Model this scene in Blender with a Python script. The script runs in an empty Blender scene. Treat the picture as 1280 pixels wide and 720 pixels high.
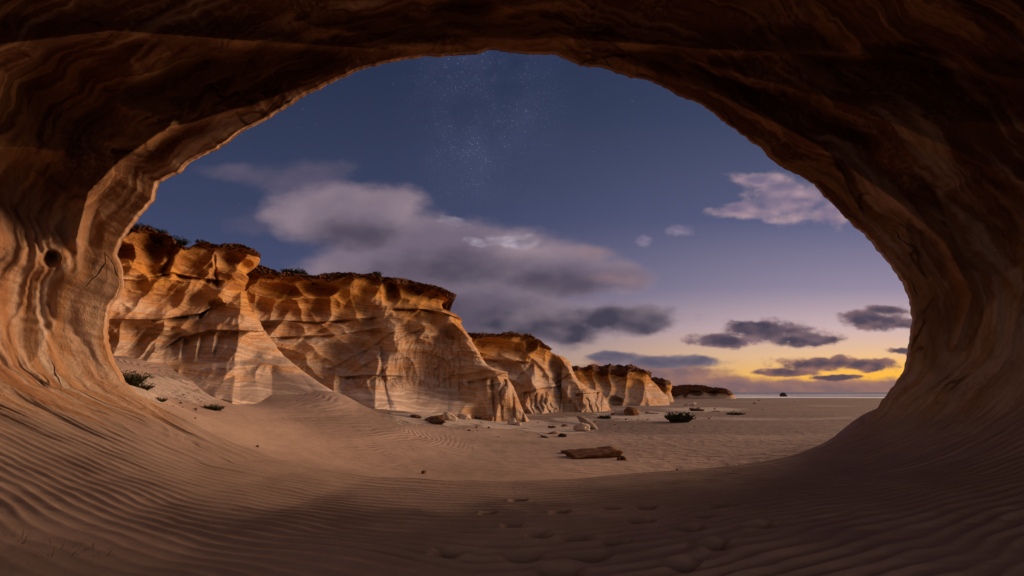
import bpy, math, random
import numpy as np
from math import radians, sin, cos, pi
random.seed(7); RNG = np.random.default_rng(11)
S = bpy.context.scene
COL = S.collection
# ------------------------------------------------------------------ camera
EYE = 1.6
F = 640.0; CX = 640.0; HY = 490.0            # lens data of the photograph: focal length, centre, horizon
cd = bpy.data.cameras.new('camera'); cam = bpy.data.objects.new('camera', cd); COL.objects.link(cam)
cam.location = (0, 0, EYE); cam.rotation_euler = (radians(90), 0, 0)
cd.lens = 18.0; cd.sensor_width = 36.0; cd.shift_y = 130 / 1280
cd.clip_start = 0.05; cd.clip_end = 20000
S.camera = cam
# ------------------------------------------------------------------ node helpers
class G:
    def __init__(s, nt): s.nt = nt; s.n = nt.nodes; s.l = nt.links
    def new(s, t, **k):
        n = s.n.new(t)
        for a, b in k.items(): setattr(n, a, b)
        return n
    def put(s, sock, v):
        if v is None: return
        if isinstance(v, bpy.types.NodeSocket): s.l.new(v, sock)
        else:
            if sock.type == 'RGBA' and hasattr(v, '__len__') and len(v) == 3: v = tuple(v) + (1,)
            if sock.type == 'VECTOR' and not hasattr(v, '__len__'): v = (v, v, v)
            sock.default_value = v
    def m(s, op, a, b=None, c=None, clamp=False):
        n = s.new('ShaderNodeMath', operation=op, use_clamp=clamp)
        for i, v in enumerate((a, b, c)): s.put(n.inputs[i], v)
        return n.outputs[0]
    def v(s, op, a, b=None, c=None):
        n = s.new('ShaderNodeVectorMath', operation=op)
        for i, x in enumerate((a, b, c)): s.put(n.inputs[i], x)
        return n.outputs['Value'] if op in ('LENGTH', 'DOT_PRODUCT') else n.outputs[0]
    def sep(s, a):
        n = s.new('ShaderNodeSeparateXYZ'); s.put(n.inputs[0], a); return n.outputs
    def comb(s, x, y, z):
        n = s.new('ShaderNodeCombineXYZ')
        for i, v in enumerate((x, y, z)): s.put(n.inputs[i], v)
        return n.outputs[0]
    def sst(s, x, a, b, lo=0.0, hi=1.0):
        n = s.new('ShaderNodeMapRange', interpolation_type='SMOOTHSTEP')
        for i, v in enumerate((x, a, b, lo, hi)): s.put(n.inputs[i], v)
        return n.outputs[0]
    def lin(s, x, a, b, lo=0.0, hi=1.0):
        n = s.new('ShaderNodeMapRange')
        for i, v in enumerate((x, a, b, lo, hi)): s.put(n.inputs[i], v)
        return n.outputs[0]
    def mix(s, f, a, b, mode='MIX'):
        n = s.new('ShaderNodeMix', data_type='RGBA', blend_type=mode)
        s.put(n.inputs[0], f); s.put(n.inputs[6], a); s.put(n.inputs[7], b); return n.outputs[2]
    def noise(s, vec, scale, detail=4, rough=0.5, dist=0.0, lac=2.0):
        n = s.new('ShaderNodeTexNoise'); s.put(n.inputs['Vector'], vec)
        for k, v in (('Scale', scale), ('Detail', detail), ('Roughness', rough), ('Distortion', dist), ('Lacunarity', lac)): s.put(n.inputs[k], v)
        return n.outputs[0]
    def noisev(s, vec, scale, detail=3):
        n = s.new('ShaderNodeTexNoise'); s.put(n.inputs['Vector'], vec); s.put(n.inputs['Scale'], scale); s.put(n.inputs['Detail'], detail)
        return s.v('SUBTRACT', n.outputs[1], (0.5, 0.5, 0.5))
    def vor(s, vec, scale, feature='F1', out='Distance', rnd=1.0):
        n = s.new('ShaderNodeTexVoronoi', feature=feature); s.put(n.inputs['Vector'], vec); s.put(n.inputs['Scale'], scale); s.put(n.inputs['Randomness'], rnd)
        return n.outputs[out]
    def ramp(s, f, stops, interp='LINEAR'):
        n = s.new('ShaderNodeValToRGB'); s.put(n.inputs[0], f); cr = n.color_ramp; cr.interpolation = interp
        while len(cr.elements) < len(stops): cr.elements.new(0.5)
        for e, (p, c) in zip(cr.elements, stops): e.position = p; e.color = tuple(c) + (1,)
        return n.outputs[0]
    def attr(s, name, out=2):
        n = s.new('ShaderNodeAttribute', attribute_name=name); return n.outputs[out]
    def pos(s): return s.new('ShaderNodeNewGeometry').outputs['Position']
    def bump(s, h, strength, dist, normal=None):
        n = s.new('ShaderNodeBump'); s.put(n.inputs['Strength'], strength); s.put(n.inputs['Distance'], dist); s.put(n.inputs['Height'], h)
        if normal: s.put(n.inputs['Normal'], normal)
        return n.outputs[0]
def hexl(r, g, b):       # sRGB 0..255 -> linear
    f = lambda c: (c / 255 / 12.92) if c / 255 <= 0.04045 else ((c / 255 + 0.055) / 1.055) ** 2.4
    return (f(r), f(g), f(b))
# ------------------------------------------------------------------ sky
W = bpy.data.worlds.new('World'); S.world = W; W.use_nodes = True
W.node_tree.nodes.clear()
W.cycles.sampling_method = 'NONE'
SUN_AZ, SUN_EL = 71.0, 13.0                 # azimuth measured from straight ahead towards the right
def build_world():
    g = G(W.node_tree)
    d = g.new('ShaderNodeTexCoord').outputs['Generated']
    dx, dy, dz = g.sep(d)[0:3]
    yy = g.m('MAXIMUM', dy, 0.02)
    u = g.m('MULTIPLY_ADD', g.m('DIVIDE', dx, yy), F, CX)
    v = g.m('MULTIPLY_ADD', g.m('DIVIDE', dz, yy), -F, HY)
    P = g.comb(u, v, 0)
    # clear-sky colours, left part and right (sunset) part
    left = g.ramp(g.lin(v, 0, 500), [(0.0, hexl(32, 42, 72)), (0.25, hexl(44, 52, 78)), (0.5, hexl(56, 64, 94)), (0.75, hexl(72, 78, 112)), (0.93, hexl(130, 120, 140)), (1.0, hexl(150, 120, 125))])
    right = g.ramp(g.lin(v, 0, 500), [(0.0, hexl(38, 48, 80)), (0.3, hexl(62, 71, 100)), (0.55, hexl(92, 94, 128)), (0.72, hexl(146, 134, 158)), (0.82, hexl(205, 176, 178)), (0.89, hexl(236, 190, 142)), (0.94, hexl(248, 186, 84)), (1.0, hexl(225, 140, 60))])
    side = g.sst(g.m('ADD', u, g.m('MULTIPLY', g.m('SUBTRACT', v, 250), 0.2)), 470, 1150)
    sky = g.mix(side, left, right)
    # warm low glow round the sun's side
    gl = g.v('LENGTH', g.v('MULTIPLY_ADD', P, (1 / 260, 1 / 42, 0), (-1150 / 260, -476 / 42, 0)))
    glow = g.m('MULTIPLY', g.sst(gl, 0.05, 1.0, 1, 0), 0.8)
    sky = g.mix(glow, sky, hexl(255, 184, 52))
    # milky way and stars
    mw = g.v('LENGTH', g.v('MULTIPLY_ADD', P, (1 / 130, 1 / 250, 0), (-605 / 130, -110 / 250, 0)))
    mwm = g.m('MULTIPLY', g.sst(mw, 0.0, 1.0, 1, 0), g.sst(g.noise(P, 0.012, 6, 0.65), 0.3, 0.75))
    sky = g.mix(g.m('MULTIPLY', mwm, 0.16), sky, hexl(110, 118, 160))
    def stars(scale, dens, rad, bright, mask):
        n = g.new('ShaderNodeTexVoronoi', feature='F1'); g.put(n.inputs['Vector'], d); n.inputs['Scale'].default_value = scale
        rnd = g.sep(n.outputs['Color'])[0]
        on = g.m('GREATER_THAN', rnd, dens)
        p = g.sst(n.outputs['Distance'], rad * 0.3, rad, 1, 0)
        return g.m('MULTIPLY', g.m('MULTIPLY', g.m('MULTIPLY', on, p), bright), mask)
    high = g.sst(v, 120, 360, 1, 0.0)
    s1 = stars(190, 0.94, 0.10, 0.45, g.m('MULTIPLY', high, g.sst(g.noise(P, 0.03, 3), 0.3, 0.7)))
    s2 = stars(330, 0.62, 0.27, 0.32, g.m('MULTIPLY', mwm, 1.3))
    st = g.m('ADD', s1, s2)
    sky = g.mix(1.0, sky, g.comb(st, st, g.m('MULTIPLY', st, 1.15)), 'ADD')
    # clouds
    warp = g.v('MULTIPLY', g.noisev(P, 0.014, 5), (70, 36, 0))
    def dens(Pw, blobs):
        acc = None
        for cx, cy, rx, ry in blobs:
            q = g.v('LENGTH', g.v('MULTIPLY_ADD', Pw, (1 / rx, 1 / ry, 0), (-cx / rx, -cy / ry, 0)))
            acc = q if acc is None else g.m('SMOOTH_MIN', acc, q, 0.25)
        return acc
    def cloud(sky, blobs, amp, soft, c_dark, c_lit, shift, wamt=1.0, nscale=0.02, opac=1.0, lit_gain=1.0):
        Pw = g.v('ADD', P, g.v('MULTIPLY', warp, (wamt, wamt, 0)))
        pn = g.v('MULTIPLY', P, (1, 1.9, 0))
        n1 = g.noise(pn, nscale, 7, 0.58)
        n3 = g.noise(pn, nscale * 0.8, 2, 0.45); n2 = g.noise(g.v('ADD', pn, shift), nscale * 0.8, 2, 0.45)
        dd = dens(Pw, blobs)
        de = g.m('ADD', g.m('SUBTRACT', 1.0, dd), g.m('MULTIPLY', g.m('SUBTRACT', n1, 0.5), amp))
        al = g.m('MULTIPLY', g.sst(de, 0.0, soft), opac)
        thin = g.sst(de, 0.0, 0.8, 0.7, 0.0)
        lit = g.m('ADD', g.m('ADD', g.m('MULTIPLY', g.m('SUBTRACT', n3, n2), 2.2 * lit_gain), thin), g.m('MULTIPLY_ADD', g.m('SUBTRACT', n1, 0.5), 1.5, 0.14), clamp=True)
        return g.mix(al, sky, g.mix(lit, c_dark, c_lit))
    # high mauve cloud bank in the middle
    sky = cloud(sky, [(372, 222, 80, 30), (345, 276, 80, 24), (290, 215, 60, 12)], 1.3, 1.0, hexl(84, 78, 102), hexl(112, 98, 116), (0, -14, 0), 0.9, 0.013, 0.8)
    sky = cloud(sky, [(430, 266, 118, 50), (545, 314, 165, 58), (690, 338, 130, 40), (765, 342, 66, 26), (590, 385, 180, 46), (480, 340, 140, 50)], 0.75, 0.45, hexl(116, 102, 120), hexl(150, 130, 140), (22, 30, 0), 0.8, 0.011, 0.95, 0.8)
    sky = cloud(sky, [(440, 290, 100, 34), (550, 340, 165, 44), (690, 352, 120, 28), (590, 392, 180, 36)], 1.0, 0.9, hexl(74, 67, 84), hexl(98, 86, 102), (20, 24, 0), 0.9, 0.014, 0.9, 1.0)
    sky = cloud(sky, [(640, 298, 36, 13), (592, 302, 20, 7), (565, 276, 26, 9)], 1.5, 1.0, hexl(126, 116, 134), hexl(206, 192, 206), (6, 10, 0), 1.0, 0.035, 0.95)
    sky = cloud(sky, [(770, 343, 50, 15), (735, 316, 46, 8)], 1.2, 1.2, hexl(138, 112, 118), hexl(166, 136, 140), (6, 10, 0), 0.9, 0.02, 0.7)
    sky = cloud(sky, [(770, 398, 100, 24), (680, 412, 110, 28), (600, 425, 80, 24)], 1.2, 0.5, hexl(66, 60, 78), hexl(124, 108, 120), (14, 18, 0), 0.8, 0.018)
    # small pale clouds and the pink one under the arch
    sky = cloud(sky, [(809, 301, 15, 9), (850, 290, 20, 9)], 1.4, 0.9, hexl(116, 108, 138), hexl(156, 138, 156), (4, 6, 0), 0.6, 0.04, 0.9)
    sky = cloud(sky, [(985, 250, 62, 32), (925, 264, 52, 12), (945, 222, 42, 14), (1040, 262, 36, 24)], 1.7, 0.7, hexl(120, 106, 132), hexl(192, 160, 164), (8, 14, 0), 0.6, 0.024, 0.95, 1.0)
    # horizon bank, then the low dark clouds
    sky = cloud(sky, [(930, 488, 360, 20), (800, 470, 130, 24)], 0.8, 0.35, hexl(124, 97, 102), hexl(166, 118, 100), (6, -8, 0), 0.5, 0.03)
    sky = cloud(sky, [(825, 452, 98, 10), (770, 446, 50, 9)], 1.1, 0.4, hexl(88, 82, 102), hexl(128, 112, 122), (6, 8, 0), 0.45, 0.028)
    sky = cloud(sky, [(955, 411, 84, 16), (900, 424, 54, 13), (1005, 422, 56, 13)], 1.6, 0.45, hexl(68, 59, 78), hexl(132, 104, 112), (6, 12, 0), 0.6, 0.030)
    sky = cloud(sky, [(1092, 400, 50, 15), (1134, 402, 30, 8), (1104, 388, 30, 8)], 1.6, 0.45, hexl(72, 62, 82), hexl(142, 110, 112), (6, 12, 0), 0.55, 0.034)
    sky = cloud(sky, [(1022, 455, 64, 11), (1080, 457, 56, 10), (982, 464, 50, 7), (1128, 438, 28, 6), (1048, 471, 44, 4)], 1.7, 0.42, hexl(80, 65, 80), hexl(150, 106, 98), (5, 10, 0), 0.45, 0.036)
    # the sky behind the viewer: unseen, its rosy dusk brightened to fill the cave
    el = g.m('ARCSINE', dz)
    back = g.ramp(g.lin(el, 0, 1.2), [(0, (0.14, 0.12, 0.15)), (0.12, (0.40, 0.31, 0.30)), (0.3, (0.60, 0.45, 0.41)), (0.55, (0.38, 0.32, 0.34)), (1, (0.10, 0.10, 0.15))])
    sky = g.mix(g.sst(dy, 0.1, 0.4, 1, 0), sky, back)
    # broad sunset glow around the hidden sun, unseen, raised as fill light
    sd = (sin(radians(SUN_AZ)), cos(radians(SUN_AZ)), 0.10)
    ds = g.v('DOT_PRODUCT', d, sd)
    sky = g.mix(g.sst(ds, 0.855, 1.0, 0, 1), sky, (4.6, 2.4, 1.1))
    ground = hexl(90, 66, 56)
    sky = g.mix(g.sst(dz, -0.03, -0.002, 1, 0), sky, ground)
    nis = g.new('ShaderNodeTexSky', sky_type='NISHITA', sun_disc=False)
    nis.sun_elevation = radians(SUN_EL); nis.sun_rotation = radians(SUN_AZ)
    b1 = g.new('ShaderNodeBackground'); g.put(b1.inputs[0], sky); b1.inputs[1].default_value = 1.0
    b2 = g.new('ShaderNodeBackground'); g.put(b2.inputs[0], nis.outputs[0]); b2.inputs[1].default_value = 0.002
    ad = g.new('ShaderNodeAddShader'); g.l.new(b1.outputs[0], ad.inputs[0]); g.l.new(b2.outputs[0], ad.inputs[1])
    o = g.new('ShaderNodeOutputWorld'); g.l.new(ad.outputs[0], o.inputs[0])
build_world()
# ------------------------------------------------------------------ sun
sl = bpy.data.lights.new('sun', 'SUN'); sl.energy = 3.5; sl.angle = radians(34); sl.color = (1.0, 0.69, 0.45)
so = bpy.data.objects.new('sun', sl); COL.objects.link(so)
from mathutils import Vector
sdir = Vector((sin(radians(SUN_AZ)) * cos(radians(SUN_EL)), cos(radians(SUN_AZ)) * cos(radians(SUN_EL)), sin(radians(SUN_EL))))
so.rotation_euler = sdir.to_track_quat('Z', 'Y').to_euler(); so.location = (40, 20, 20)
S.view_settings.view_transform = 'Standard'; S.view_settings.look = 'None'; S.view_settings.gamma = 1.0
S.view_settings.exposure = 0.0
S.render.engine = 'CYCLES'
S.cycles.max_bounces = 6; S.cycles.diffuse_bounces = 4
# ------------------------------------------------------------------ numpy noise
def _h(ix, iy, iz, seed):
    h = (ix * 374761393 + iy * 668265263 + iz * 2147483647 + seed * 1274126177) & 0xffffffff
    h = ((h ^ (h >> 13)) * 1274126177) & 0xffffffff
    h = ((h ^ (h >> 15)) * 2246822519) & 0xffffffff
    return ((h ^ (h >> 16)) & 0xffffff) / float(0xffffff)
def vn(x, y, z=0.0, seed=0):
    x, y, z = np.broadcast_arrays(np.asarray(x, float), np.asarray(y, float), np.asarray(z, float))
    fx, fy, fz = np.floor(x), np.floor(y), np.floor(z)
    ix, iy, iz = fx.astype(np.int64), fy.astype(np.int64), fz.astype(np.int64)
    tx, ty, tz = x - fx, y - fy, z - fz
    q = lambda t: t * t * t * (t * (t * 6 - 15) + 10)
    a, b, c = q(tx), q(ty), q(tz)
    r = 0
    for i in (0, 1):
        for j in (0, 1):
            for k in (0, 1):
                r = r + _h(ix + i, iy + j, iz + k, seed) * (a if i else 1 - a) * (b if j else 1 - b) * (c if k else 1 - c)
    return r * 2 - 1
def fbm(x, y, z=0.0, oct=4, seed=0, gain=0.5):
    s = 0; a = 1.0; t = 0; f = 1.0
    for o in range(oct):
        s = s + a * vn(x * f, y * f, z * f, seed + o * 17); t += a; a *= gain; f *= 2.03
    return s / t
def sstep(a, b, x):
    t = np.clip((x - a) / (b - a), 0, 1); return t * t * (3 - 2 * t)
def worley(x, y, seed=0):
    """F1 distance and id for jittered cells"""
    fx, fy = np.floor(x).astype(np.int64), np.floor(y).astype(np.int64)
    best = np.full(np.shape(x), 9.0); 
    for i in (-1, 0, 1):
        for j in (-1, 0, 1):
            cx, cy = fx + i, fy + j
            px = cx + _h(cx, cy, 0, seed); py = cy + _h(cx, cy, 1, seed)
            best = np.minimum(best, (px - x) ** 2 + (py - y) ** 2)
    return np.sqrt(best)
# ------------------------------------------------------------------ object helpers
def mesh_obj(name, verts, faces, mat, parent=None, smooth=True, attrs=None, normals=None):
    me = bpy.data.meshes.new(name)
    verts = np.asarray(verts, np.float32)
    if isinstance(faces, np.ndarray):
        n = len(faces); k = faces.shape[1]
        me.vertices.add(len(verts)); me.vertices.foreach_set('co', verts.ravel())
        me.loops.add(n * k); me.loops.foreach_set('vertex_index', faces.astype(np.int32).ravel())
        me.polygons.add(n); me.polygons.foreach_set('loop_start', np.arange(0, n * k, k, dtype=np.int32))
        me.update(calc_edges=True)
    else:
        me.from_pydata([tuple(v) for v in verts], [], faces); me.update()
    me.polygons.foreach_set('use_smooth', np.full(len(me.polygons), smooth))
    for an, av in (attrs or {}).items():
        av = np.asarray(av, np.float32)
        if av.ndim == 1:
            a = me.attributes.new(an, 'FLOAT', 'POINT'); a.data.foreach_set('value', av)
        else:
            a = me.attributes.new(an, 'FLOAT_VECTOR', 'POINT'); a.data.foreach_set('vector', av.ravel())
    if normals is not None: me.normals_split_custom_set_from_vertices([tuple(n) for n in normals])
    me.materials.append(mat)
    o = bpy.data.objects.new(name, me); COL.objects.link(o)
    if parent: o.parent = parent
    return o
def tag(o, label=None, cat=None, group=None, kind=None):
    for k, v in (('label', label), ('category', cat), ('group', group), ('kind', kind)):
        if v: o[k] = v
    return o
def grid_faces(nr, nc, flip=False):
    i = np.arange(nr * nc).reshape(nr, nc)
    a, b, c, d = i[:-1, :-1].ravel(), i[:-1, 1:].ravel(), i[1:, 1:].ravel(), i[1:, :-1].ravel()
    return np.stack([a, d, c, b] if flip else [a, b, c, d], 1)
def world(px, py, D):
    return np.stack([(px - CX) / F * D, D, EYE + (HY - py) / F * D], -1)
# ------------------------------------------------------------------ materials
def principled(name, rough=0.95, spec=0.15):
    m = bpy.data.materials.new(name); m.use_nodes = True; m.node_tree.nodes.clear()
    g = G(m.node_tree); b = g.new('ShaderNodeBsdfPrincipled'); o = g.new('ShaderNodeOutputMaterial')
    g.l.new(b.outputs[0], o.inputs[0]); b.inputs['Roughness'].default_value = rough; b.inputs['Specular IOR Level'].default_value = spec
    return m, g, b
SAND_A, SAND_B = (0.285, 0.20, 0.162), (0.37, 0.265, 0.218)
def mat_cliff():
    m, g, b = principled('banded_sandstone')
    p = g.pos(); tone = g.attr('tone'); cap = g.attr('cap'); sandy = g.attr('sandy'); flut = g.attr('flute')
    wv = g.noisev(p, 0.22, 4)
    pw = g.v('ADD', p, g.v('MULTIPLY', wv, (2.0, 2.0, 1.5)))
    tilt = g.v('MULTIPLY', pw, (0.10, 0.05, 1.0))
    tilt = g.v('ADD', tilt, g.comb(0, 0, g.m('MULTIPLY', g.sep(pw)[0], 0.10)))
    n1 = g.noise(g.v('MULTIPLY', tilt, (1, 1, 1.0)), 1.1, 5, 0.6)
    n2 = g.noise(g.v('MULTIPLY', tilt, (1.6, 1.6, 5.0)), 2.0, 5, 0.65)
    band = g.m('ADD', g.m('MULTIPLY', n1, 0.62), g.m('MULTIPLY', n2, 0.38))
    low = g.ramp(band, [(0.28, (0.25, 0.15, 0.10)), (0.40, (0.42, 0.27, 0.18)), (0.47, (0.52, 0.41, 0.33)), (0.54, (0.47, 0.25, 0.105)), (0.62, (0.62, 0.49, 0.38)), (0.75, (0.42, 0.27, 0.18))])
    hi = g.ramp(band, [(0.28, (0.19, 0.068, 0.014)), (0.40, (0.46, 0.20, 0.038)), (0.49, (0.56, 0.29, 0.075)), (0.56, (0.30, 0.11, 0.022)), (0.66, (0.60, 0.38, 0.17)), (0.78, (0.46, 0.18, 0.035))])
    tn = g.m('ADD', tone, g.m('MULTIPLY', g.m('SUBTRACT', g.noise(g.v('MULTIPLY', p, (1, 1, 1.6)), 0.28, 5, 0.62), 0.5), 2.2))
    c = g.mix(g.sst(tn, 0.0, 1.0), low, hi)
    # vertical run-off stains
    sv = g.noise(g.v('MULTIPLY', p, (2.6, 2.6, 0.22)), 1.0, 5, 0.6)
    stain = g.m('MULTIPLY', g.sst(sv, 0.52, 0.70), g.sst(g.noise(p, 0.25, 3), 0.42, 0.6))
    c = g.mix(g.m('MULTIPLY', stain, 0.55), c, (0.20, 0.085, 0.035))
    fl = g.noise(g.v('MULTIPLY', p, (5, 5, 0.5)), 1.0, 4, 0.6)
    c = g.mix(g.m('MULTIPLY', flut, g.sst(fl, 0.48, 0.62, 0, 0.6)), c, (0.22, 0.10, 0.04))
    # thin dark bedding lines
    bl = g.noise(g.v('MULTIPLY', tilt, (0.8, 0.8, 9)), 1.6, 3, 0.5)
    ln = g.sst(g.m('ABSOLUTE', g.m('SUBTRACT', bl, 0.5)), 0.0, 0.022, 1, 0)
    c = g.mix(g.m('MULTIPLY', ln, g.sst(g.noise(p, 0.5, 3), 0.45, 0.62, 0, 0.5)), c, (0.14, 0.07, 0.04))
    ln2 = g.sst(g.m('ABSOLUTE', g.m('SUBTRACT', g.noise(g.v('MULTIPLY', pw, (0.5, 0.5, 0.35)), 1.0, 2, 0.4), 0.5)), 0.0, 0.006, 1, 0)
    c = g.mix(g.m('MULTIPLY', ln2, 0.15), c, (0.10, 0.05, 0.03))
    cn = g.noise(p, 2.4, 6, 0.7)
    capc = g.ramp(cn, [(0.3, (0.035, 0.017, 0.010)), (0.5, (0.10, 0.038, 0.018)), (0.62, (0.17, 0.06, 0.025)), (0.72, (0.28, 0.18, 0.11))])
    c = g.mix(g.sst(g.m('ADD', cap, g.m('MULTIPLY', g.m('SUBTRACT', cn, 0.5), 0.9)), 0.45, 0.6), c, capc)
    c = g.mix(g.sst(g.noise(p, 9, 5, 0.7), 0.3, 0.7, 0, 0.35), c, (0.0, 0.0, 0.0), 'SOFT_LIGHT')
    sd = g.sst(g.m('ADD', sandy, g.m('MULTIPLY', g.m('SUBTRACT', n1, 0.5), 0.6)), 0.3, 0.8)
    c = g.mix(g.m('MULTIPLY', sd, 0.85), c, g.mix(g.sst(n2, 0.4, 0.62), SAND_A, (0.52, 0.42, 0.35)))
    g.put(b.inputs['Base Color'], c)
    h = g.m('ADD', g.m('MULTIPLY', n2, 0.5), g.m('MULTIPLY', g.noise(p, 5, 8, 0.65), 0.45))
    h = g.m('ADD', h, g.m('MULTIPLY', ln, -0.22))
    h = g.m('MULTIPLY', h, g.m('MULTIPLY_ADD', sd, -0.75, 1.0))
    nrm = g.bump(h, 0.6, 0.20)
    g.put(b.inputs['Normal'], nrm)
    return m
def mat_cave(sand_only=False):
    m, g, b = principled('cave_sandstone_and_sand')
    p = g.pos(); fl = g.attr('flow', 1); sand = g.attr('sand')
    # flow.x = metres round the mouth, flow.y = metres in from the rim
    wv = g.noisev(p, 0.55, 4)
    fw = g.v('ADD', fl, g.v('MULTIPLY', wv, (0.8, 0.6, 0)))
    n1 = g.noise(g.v('MULTIPLY', fw, (0.13, 1.3, 1)), 1.0, 5, 0.55)
    n2 = g.noise(g.v('MULTIPLY', fw, (0.22, 5.0, 1)), 1.0, 6, 0.62)
    n3 = g.noise(p, 0.30, 4, 0.6)
    band = g.m('ADD', g.m('MULTIPLY', n1, 0.72), g.m('MULTIPLY', n2, 0.28))
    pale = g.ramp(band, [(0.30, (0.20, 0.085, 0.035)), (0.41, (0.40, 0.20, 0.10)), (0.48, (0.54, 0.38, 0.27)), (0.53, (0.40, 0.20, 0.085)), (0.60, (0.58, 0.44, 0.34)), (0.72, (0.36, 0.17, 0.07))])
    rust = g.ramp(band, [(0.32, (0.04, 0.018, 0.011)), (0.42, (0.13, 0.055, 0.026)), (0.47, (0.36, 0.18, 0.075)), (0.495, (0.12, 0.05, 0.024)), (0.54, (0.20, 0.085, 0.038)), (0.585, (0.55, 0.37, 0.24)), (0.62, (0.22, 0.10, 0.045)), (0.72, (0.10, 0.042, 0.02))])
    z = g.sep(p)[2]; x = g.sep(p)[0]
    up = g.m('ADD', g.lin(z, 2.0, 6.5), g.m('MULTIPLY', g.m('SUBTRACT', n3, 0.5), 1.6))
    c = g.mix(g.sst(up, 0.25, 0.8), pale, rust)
    # mottled lichen-like crust patches
    sp = g.m('MULTIPLY', g.sst(g.noise(p, 0.8, 3), 0.49, 0.60), g.sst(g.noise(p, 11, 6, 0.72), 0.49, 0.60))
    c = g.mix(g.m('MULTIPLY', sp, 0.5), c, (0.40, 0.24, 0.14))
    pit = g.m('MULTIPLY', g.sst(g.noise(p, 7, 6, 0.75), 0.55, 0.68), 0.4)
    c = g.mix(pit, c, (0.10, 0.045, 0.025))
    # cracks along the bedding
    cr = g.noise(g.v('MULTIPLY', fw, (0.35, 1.2, 1)), 1.0, 3, 0.5)
    ln = g.m('MULTIPLY', g.sst(g.m('ABSOLUTE', g.m('SUBTRACT', cr, 0.5)), 0.0, 0.010, 1, 0), g.sst(g.noise(p, 0.7, 2), 0.54, 0.60))
    c = g.mix(g.m('MULTIPLY', ln, 0.7), c, (0.03, 0.014, 0.008))
    # sand
    sn = g.noise(p, 1.3, 5, 0.6)
    sc = g.mix(g.sst(sn, 0.3, 0.7), SAND_A, SAND_B)
    gr = g.noise(p, 160, 2, 0.8)
    sc = g.mix(0.25, sc, g.ramp(gr, [(0.3, (0.26, 0.15, 0.10)), (0.7, (0.66, 0.47, 0.35))]))
    sc = g.mix(g.m('MULTIPLY', g.attr('print_shade'), 0.8), sc, (0.10, 0.068, 0.055))     # shade of the footprint pits put into the sand colour
    sf = g.sst(g.m('ADD', sand, g.m('MULTIPLY', g.m('SUBTRACT', n2, 0.5), 0.7)), 0.35, 0.65)
    c = g.mix(sf, c, sc)
    g.put(b.inputs['Base Color'], c)
    hr = g.m('ADD', g.m('MULTIPLY', n2, 0.32), g.m('MULTIPLY', g.noise(p, 4.0, 9, 0.72), 0.58))
    hr = g.m('SUBTRACT', hr, g.m('MULTIPLY', ln, 0.3))
    hs = g.m('ADD', g.m('MULTIPLY', g.noise(p, 9, 6, 0.65), 0.10), g.m('MULTIPLY', gr, 0.03))
    h = g.new('ShaderNodeMix', data_type='FLOAT'); g.put(h.inputs[0], sf); g.put(h.inputs[2], hr); g.put(h.inputs[3], hs)
    g.put(b.inputs['Normal'], g.bump(h.outputs[0], 0.8, 0.16))
    return m
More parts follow.
